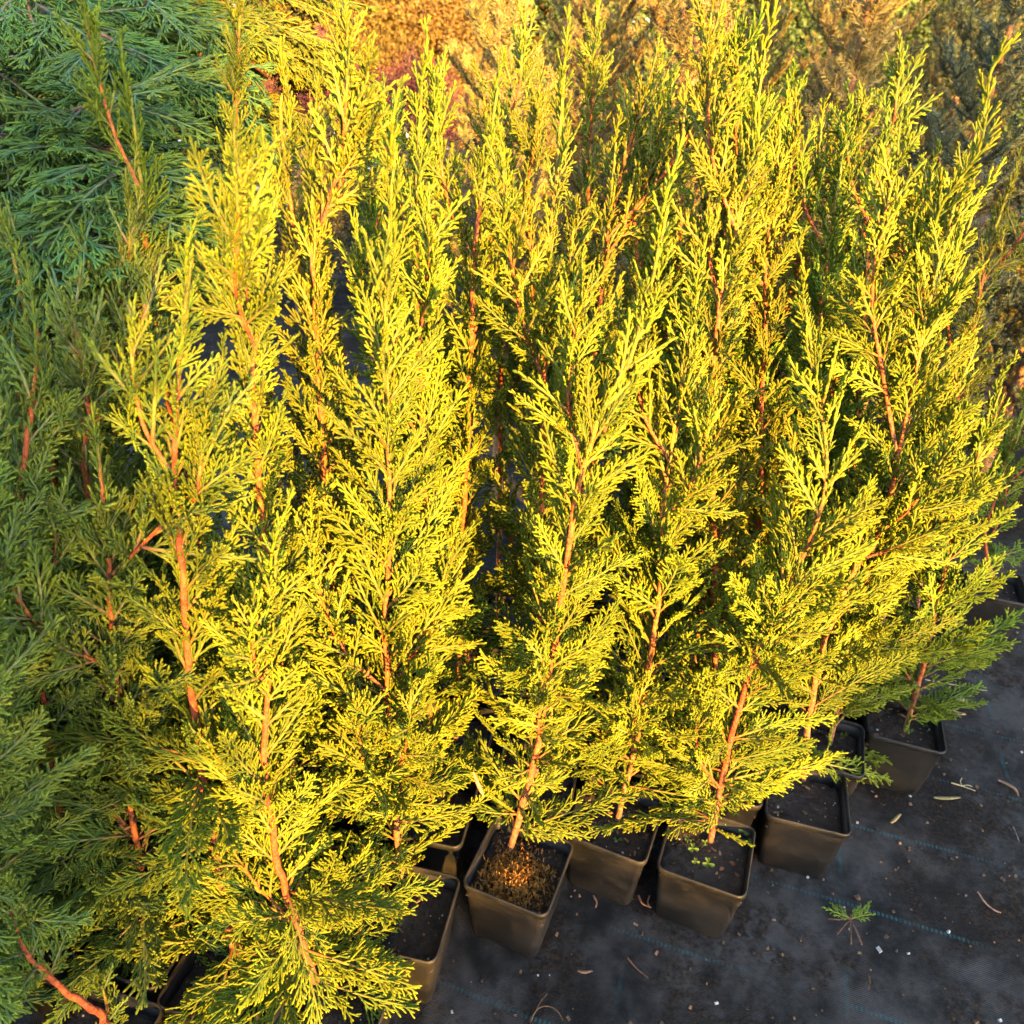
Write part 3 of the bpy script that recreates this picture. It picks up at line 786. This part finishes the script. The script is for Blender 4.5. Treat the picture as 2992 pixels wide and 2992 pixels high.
SB = {k: [spruce_branch(700 + 10 * i + j, L) for j in range(3)] for i, (k, L) in enumerate((('s', .12), ('m', .22), ('l', .34)))}
def spruce(seed, x, y, H, label, group, dark=False):
    rnd = random.Random(seed); root = empty('spruce', (x, y, 0), rnd.uniform(0, 6.28)); mb = MB()
    lean = Vector((rnd.uniform(-.04, .04), rnd.uniform(-.04, .04), 0))
    path = [Vector((0, 0, H * i / 14)) + lean * (i / 14) ** 2 for i in range(15)]
    mb.tube(path, [lerp(.018, .003, i / 14) for i in range(15)], 8, [(.22, .11, .055)] * 15)
    obj('trunk', mb.mesh('trunk', M_BARK), root)
    tint = (.95, 1, 1, 1) if not dark else (.40, .62, 1.0, 1)  # darker bluish copy paints shade onto some of the spruces
    z = H * .16
    while z < H * .97:
        t = z / H; p = Vector((0, 0, z)) + lean * t * t
        nb = rnd.randint(4, 6); a0 = rnd.uniform(0, 6.28)
        for k in range(nb):
            a = a0 + k * 6.283 / nb + rnd.uniform(-.3, .3); want = lerp(.42, .07, t ** .9) * rnd.uniform(.75, 1.1)
            key = 's' if want < .15 else 'm' if want < .27 else 'l'; L = {'s': .12, 'm': .22, 'l': .34}[key]
            d = Vector((math.cos(a), math.sin(a), lerp(.15, .95, t) + rnd.uniform(-.1, .3)))
            obj('branch', rnd.choice(SB[key]), root, frame(p, d, Vector((0, 0, 1)), want / L), tint)
        z += H * rnd.uniform(.05, .075)
    d = Vector((0, 0, 1)) + lean
    obj('branch', SB['s'][seed % 3], root, frame(path[-2], d, Vector((1, 0, 0)), 1.2), tint)
    tag(root, label, 'spruce', group)
rs = random.Random(9)
k = 0
for row, (y, xs) in enumerate(((2.0, [-.04 + .33 * i for i in range(7)]), (2.38, [.10 + .34 * i for i in range(8)]), (2.85, [-.05 + .37 * i for i in range(9)]), (3.5, [.1 + .5 * i for i in range(8)]))):
    for x in xs:
        dark = row < 2 and .80 < x < 1.35
        spruce(800 + k, x + rs.uniform(-.08, .08), y + rs.uniform(-.08, .08), rs.uniform(1.5, 1.85),
               'spruce with shade coloured blue grey into its needles behind the block' if dark else 'young golden lit spruce standing behind the block of potted conifers',
               'spruces coloured as shaded behind the block' if dark else 'young spruces behind the block', dark); k += 1

# ------------------------------------------------------------------ shrubs in the distance and shade casters added behind the photographer
def clump(seed, n, c0, c1, leaf=.16, vol=.75):
    rnd = random.Random(seed); mb = MB()
    for k in range(n):
        v = Vector((rnd.gauss(0, 1), rnd.gauss(0, 1), rnd.gauss(0, 1))).normalized() * rnd.uniform(.2, 1) ** vol
        d = (v.normalized() + Vector((rnd.uniform(-1, 1), rnd.uniform(-1, 1), rnd.uniform(-.3, 1)))).normalized()
        s = d.cross(Vector((rnd.uniform(-1, 1), rnd.uniform(-1, 1), rnd.uniform(-1, 1)))).normalized()
        h = d.cross(s) * .15
        L = leaf * rnd.uniform(.6, 1.3); w = L * .28; c = mix(c0, c1, rnd.random())
        mb.poly([v, v + d * L * .5 + s * w, v + d * L * .55 + h * L], c); mb.poly([v, v + d * L * .55 + h * L, v + d * L * .5 - s * w], c)
        mb.poly([v + d * L * .5 + s * w, v + d * L, v + d * L * .55 + h * L], c); mb.poly([v + d * L * .55 + h * L, v + d * L, v + d * L * .5 - s * w], c)
    return mb.mesh('leaf_clump', M_LEAF, False)
CL = {
    'aster': [clump(1 + i, 240, (.045, .060, .022), (.13, .095, .045), .14) for i in range(3)],
    'red': [clump(11 + i, 240, (.07, .024, .025), (.15, .04, .04), .15) for i in range(3)],
    'sun_gold': [clump(21 + i, 900, (.10, .075, .02), (.24, .14, .03), .10) for i in range(3)],
    'green': [clump(31 + i, 260, (.04, .07, .02), (.09, .12, .03), .16) for i in range(3)],
}
def stem_set(root, n, h, r, seed):
    rnd = random.Random(seed)
    for k in range(n):
        a = rnd.uniform(0, 6.28); mb = MB(); o = Vector((math.cos(a), math.sin(a), 0)) * r * rnd.uniform(.3, .8)
        pts = [Vector((0, 0, -.01)) + o * .1, o * .5 + Vector((0, 0, h * .4)), o + Vector((0, 0, h * .85))]
        mb.tube(catmull(pts, 7), [lerp(.010, .003, i / 6) for i in range(7)], 5, [(.16, .10, .06)] * 7)
        obj('stem', mb.mesh('stem', M_BARK), root)
def shrub(seed, kind, x, y, h, r, n, label, group, cr=.14, zlo=.15, name='shrub', cat='shrub', column=False, stems=4, lean=0.0):
    rnd = random.Random(seed); root = empty(name, (x, y, 0))
    stem_set(root, stems, h, r, seed)
    for k in range(n):
        t = (k + .5) / n if column else rnd.random() ** .7
        z = lerp(h * zlo, h - cr * .6, t); a = rnd.uniform(0, 6.28)
        R = r * (1 - .35 * t ** 3 if column else math.sqrt(max(.05, 1 - (t - .35) ** 2 / .55))) * math.sqrt(rnd.random())
        s = cr * rnd.uniform(.75, 1.25)
        M = Matrix.Translation((R * math.cos(a) + lean * t, R * math.sin(a), z)) @ Matrix.Rotation(rnd.uniform(0, 6.28), 4, 'Z') @ Matrix.Scale(s, 4)
        obj('leaf_clump', rnd.choice(CL[kind]), root, M)
    tag(root, label, cat, group)
    return root
def flower_mesh():
    mb = MB()
    for k in range(9):
        a = k * 6.283 / 9; d = Vector((math.cos(a), math.sin(a), .15)); s = Vector((-math.sin(a), math.cos(a), 0))
        mb.poly([Vector((0, 0, 0)), d * .010 - s * .003, d * .018, d * .010 + s * .003], (.42, .40, .41))
    mb.tube([Vector((0, 0, -.002)), Vector((0, 0, .003))], [.004, .003], 6, [(.5, .35, .05)] * 2)
    return mb.mesh('flower', M_LEAF, False)
FLOWER = flower_mesh()
rs = random.Random(33)
for i in range(11):
    x, y = [(-1.9, 3.6), (-1.45, 3.7), (-1.0, 3.55), (-.55, 3.7), (-.15, 3.9), (-1.7, 4.5), (-1.15, 4.6), (-.6, 4.5), (-.05, 4.8), (.4, 5.2), (-2.2, 4.4)][i]
    sh = shrub(900 + i, 'aster', x, y, rs.uniform(.62, .85), .30, 34, 'brownish low shrub dotted with small white flowers beyond the path', 'flowering shrubs beyond the path', name='flowering_shrub')
    for k in range(10):
        a = rs.uniform(0, 6.28); rr = .27 * math.sqrt(rs.random()); z = rs.uniform(.5, .85)
        obj('flower', FLOWER, sh, Matrix.Translation((rr * math.cos(a), -abs(rr * math.sin(a)) - .08, z)) @ Matrix.Rotation(rs.uniform(.3, 1.2), 4, 'X') @ Matrix.Scale(.8, 4))
for i, (x, y) in enumerate(((-2.5, 5.9), (-1.95, 5.8), (-1.35, 5.9), (-.8, 6.0), (-1.6, 6.6))):
    shrub(920 + i, 'red', x, y, rs.uniform(.95, 1.15), .36, 44, 'dark red leaved shrub in the distance behind the flowering ones', 'red shrubs in the distance', name='red_shrub')
for i in range(14):
    far = 'sun_gold' if 3 <= i <= 6 else 'green'  # warm leaf colour stands for sunlight on this stretch of hedge
    shrub(940 + i, far, -6.5 + i * 1.05 + rs.uniform(-.2, .2), 9.5 + rs.uniform(-.5, .5), rs.uniform(2.6, 3.3), .85, 120, 'tall shrub with sunlight coloured into its leaves in the far hedge' if far == 'sun_gold' else 'tall dark green shrub in the far hedge behind the spruces', 'far hedge shrubs coloured as sunlit' if far == 'sun_gold' else 'green far hedge shrubs', cr=.40, zlo=.05, name='hedge_shrub')
# unseen evergreens added behind the photographer to shade the mat and left-hand plants
for i, x in enumerate((.17, -.13, -.45, -.80, -1.15)):
    shrub(960 + i, 'green', x, -2.35, 2.45, .24, 190, 'unseen evergreen column added to shade the left-hand plants', 'unseen columns added for shade', cr=.15, zlo=.05, name='added_shade_conifer', cat='conifer', column=True, lean=.56 if i == 0 else .45)  # stand in for the photographer's body; lean shapes the shadow edge
shrub(978, 'green', 3.15, -4.5, 2.8, .22, 190, 'unseen very tall evergreen column added to shade the spruces', None, cr=.15, zlo=.05, name='added_shade_conifer', cat='conifer', column=True)  # added to cast shade on part of the spruces
for i in range(13):
    x = 1.25 + i * .26
    h = [1.13, 1.20, 1.30, 1.27, 1.36, 1.60, 1.74, 1.78, 1.75, 1.7, 1.75, 1.7, 1.65][i]  # heights shaped to bring the shade line to the pots
    shrub(980 + i, 'green', x, -4.1 + rs.uniform(-.08, .08), h, .24, 75, 'unseen evergreen shrub added to shade the mat and pots', 'unseen shrubs added for shade', cr=.13, zlo=.05, name='added_shade_shrub')

# ------------------------------------------------------------------ litter on the mat
def strip(name, label, pts, w, c, cat, curl=.2, z=.003, thick=.0008):
    """a thin bent leaf or twig laid through ground points given in photo pixels"""
    P = [ground(px, py, z) for px, py in pts]
    O = P[0].copy(); O.z = 0
    path = catmull([p - O for p in P], 9)
    mb = MB()
    for i in range(9):
        t = i / 8; ww = w * math.sin(math.pi * (.12 + .8 * t)) ** .7
        d = (path[min(i + 1, 8)] - path[max(i - 1, 0)]).normalized(); s = d.cross(Vector((0, 0, 1)))
        zz = Vector((0, 0, abs(math.sin(t * 3.14)) * curl * w))
        for sg, up in ((-1, ww * .5 * curl * 2), (1, ww * .5 * curl * 2), (1, -thick), (-1, -thick)):
            mb.v.append(path[i] + zz + s * sg * ww + Vector((0, 0, up + thick))); mb.c.append(c)
    for i in range(8):
        a = i * 4; b = a + 4
        for k in range(4): mb.f.append((a + k, a + (k + 1) % 4, b + (k + 1) % 4, b + k))
    mb.f += [(0, 1, 2, 3), (35, 34, 33, 32)]
    o = obj(name, mb.mesh(name, M_MISC)); o.location = O
    tag(o, label, cat)
    return o
def stick(name, label, pts, r, c, cat, z=.003, branches=()):
    P = [ground(px, py, z) for px, py in pts]; O = P[0].copy(); O.z = 0
    mb = MB(); path = catmull([p - O for p in P], 8)
    mb.tube(path, [r * lerp(1, .6, i / 7) for i in range(8)], 6, [c] * 8)
    for br in branches:
        Q = catmull([ground(px, py, z) - O for px, py in br], 6)
        mb.tube(Q, [r * .7] * 6, 5, [c] * 6)
    o = obj(name, mb.mesh(name, M_BARK)); o.location = O
    tag(o, label, cat); return o
TAN, BRN, YLW = (.20, .13, .07), (.12, .06, .035), (.21, .165, .075)
strip('dry_leaf', 'straight yellowish dry leaf lying before the shaded grey pot', [(1762, 1505), (1785, 1507), (1812, 1505)], .0032, YLW, 'leaf')
strip('dry_leaf', 'tiny pale dry leaf tilted on the open mat', [(1681, 1553), (1690, 1545), (1699, 1536)], .003, YLW, 'leaf')
strip('dry_leaf', 'reddish stalked dry leaf on the shaded mat beside a teal thread', [(1883, 1472), (1900, 1480), (1915, 1490), (1922, 1502)], .003, (.19, .10, .06), 'leaf')
strip('dry_leaf', 'pale curled dry leaf against the side of the grey pot', [(1800, 1330), (1812, 1322), (1824, 1328)], .006, (.25, .17, .12), 'leaf', .5)
strip('dry_leaf', 'brown thin curved dry leaf beside the grey pot', [(1795, 1338), (1805, 1347), (1822, 1348)], .004, (.26, .16, .10), 'leaf', .4)
strip('dry_leaf', 'short brown dry leaf on the mat near the fallen green sprig', [(1612, 1690), (1620, 1697), (1618, 1688)], .003, BRN, 'leaf')
strip('dry_leaf', 'small tan dry leaf at the front edge of the mat', [(1090, 1832), (1103, 1835), (1118, 1832)], .0022, (.20, .11, .065), 'leaf')
stick('dry_twig', 'forked straw coloured dry twig before the grey pot', [(1795, 1477), (1815, 1483), (1840, 1492)], .0013, (.30, .24, .13), 'twig', branches=[[(1815, 1483), (1812, 1474), (1815, 1468)], [(1815, 1483), (1825, 1481), (1834, 1484)]])
stick('dry_twig', 'long bent brown twig lying on the open mat', [(1845, 1683), (1858, 1702), (1874, 1716), (1888, 1722)], .0016, (.28, .17, .11), 'twig')
stick('dry_twig', 'straight brown twig lying in front of the mossy pot', [(1184, 1807), (1202, 1828), (1222, 1844)], .0015, BRN, 'twig')
stick('dry_twig', 'small upright brown twig on the mat beyond the sprig', [(1912, 1560), (1917, 1572), (1923, 1588)], .0011, (.16, .13, .11), 'twig')
stick('dry_twig', 'short brown twig on the mat below the clover pot', [(1640, 1842), (1641, 1852), (1639, 1866)], .0012, BRN, 'twig')
stick('dry_twig', 'curled brown root end at the front edge of the mat', [(1000, 1930), (1012, 1905), (1030, 1898), (1050, 1905), (1062, 1925)], .0012, BRN, 'twig', branches=[[(1012, 1905), (1020, 1890), (1032, 1875)]])
stick('dry_twig', 'thin pale straw on the dusty mat behind the grey pot', [(1745, 1282), (1800, 1292), (1862, 1303)], .0013, (.24, .20, .13), 'twig')
stick('dry_twig', 'brown broken twig between the mossy pot and the next one', [(1120, 1690), (1126, 1702), (1124, 1712)], .0016, (.26, .13, .07), 'twig')
stick('dry_twig', 'splintered brown bark twig beside the clover pot', [(1205, 1690), (1212, 1705), (1228, 1712)], .0018, (.22, .10, .05), 'twig', branches=[[(1226, 1690), (1222, 1702), (1226, 1712)]])
# the fallen green sprig
sp = empty('fallen_sprig', ground(1605, 1742))
for k, (a, L) in enumerate(((160, 1.0), (135, .8), (30, 1.0), (8, .9), (60, .6))):
    d = Vector((math.cos(math.radians(a)), math.sin(math.radians(a)) * .5 + .25, .16))
    obj('spray', SPRAY['S'][k % 5], sp, frame(Vector((0, .004, .005)), d, Vector((0, -.6, 1)), L * .75), (.75, .95, 1.1, 1))
for k, (x, y) in enumerate(((-.028, -.02), (-.012, -.035), (.004, -.035), (-.034, .004))):
    mb = MB(); mb.tube([Vector((0, .004, .004)), Vector((x * .6, y * .5, .005)), Vector((x, y, .003))], [.0012, .0013, .0016], 5, [BRN] * 3)
    obj('twig', mb.mesh('twig', M_BARK), sp)
tag(sp, 'small cut green conifer sprig with brown twigs on the mat', 'sprig')
# dry pinkish flake caught in the sprays
o = strip('dry_flake', 'crumpled pinkish dry flake caught in the sprays above the mossy pot', [(893, 1455), (903, 1475), (913, 1495)], .0036, (.30, .13, .075), 'leaf', .6)
o.location = aty(893, 1455, .645); o.rotation_euler = (math.radians(60), 0, 0); o.scale = (.62, .62, .62)
# perlite and grit
def grit():
    rnd = random.Random(77); mb = MB()
    for k in range(900):
        x, y = rnd.uniform(-.2, 1.5), rnd.uniform(.45, 1.6)
        s = rnd.uniform(.0006, .0022) * (1.3 if rnd.random() < .1 else 1)
        c = (.30, .30, .29) if rnd.random() < .14 else mix((.03, .02, .015), (.17, .095, .055), rnd.random())
        rot = Matrix.Rotation(rnd.uniform(0, 6.28), 3, 'Z') @ Matrix.Rotation(rnd.uniform(0, 1), 3, 'X')
        mb.box(Vector((x, y, s * .5)), (s * rnd.uniform(.7, 1.6), s, s * .8), c, rot)
    o = obj('grit', mb.mesh('grit', M_MISC, False)); tag(o, 'white and brown grains scattered over the black mat', 'grit', kind='stuff')
grit()
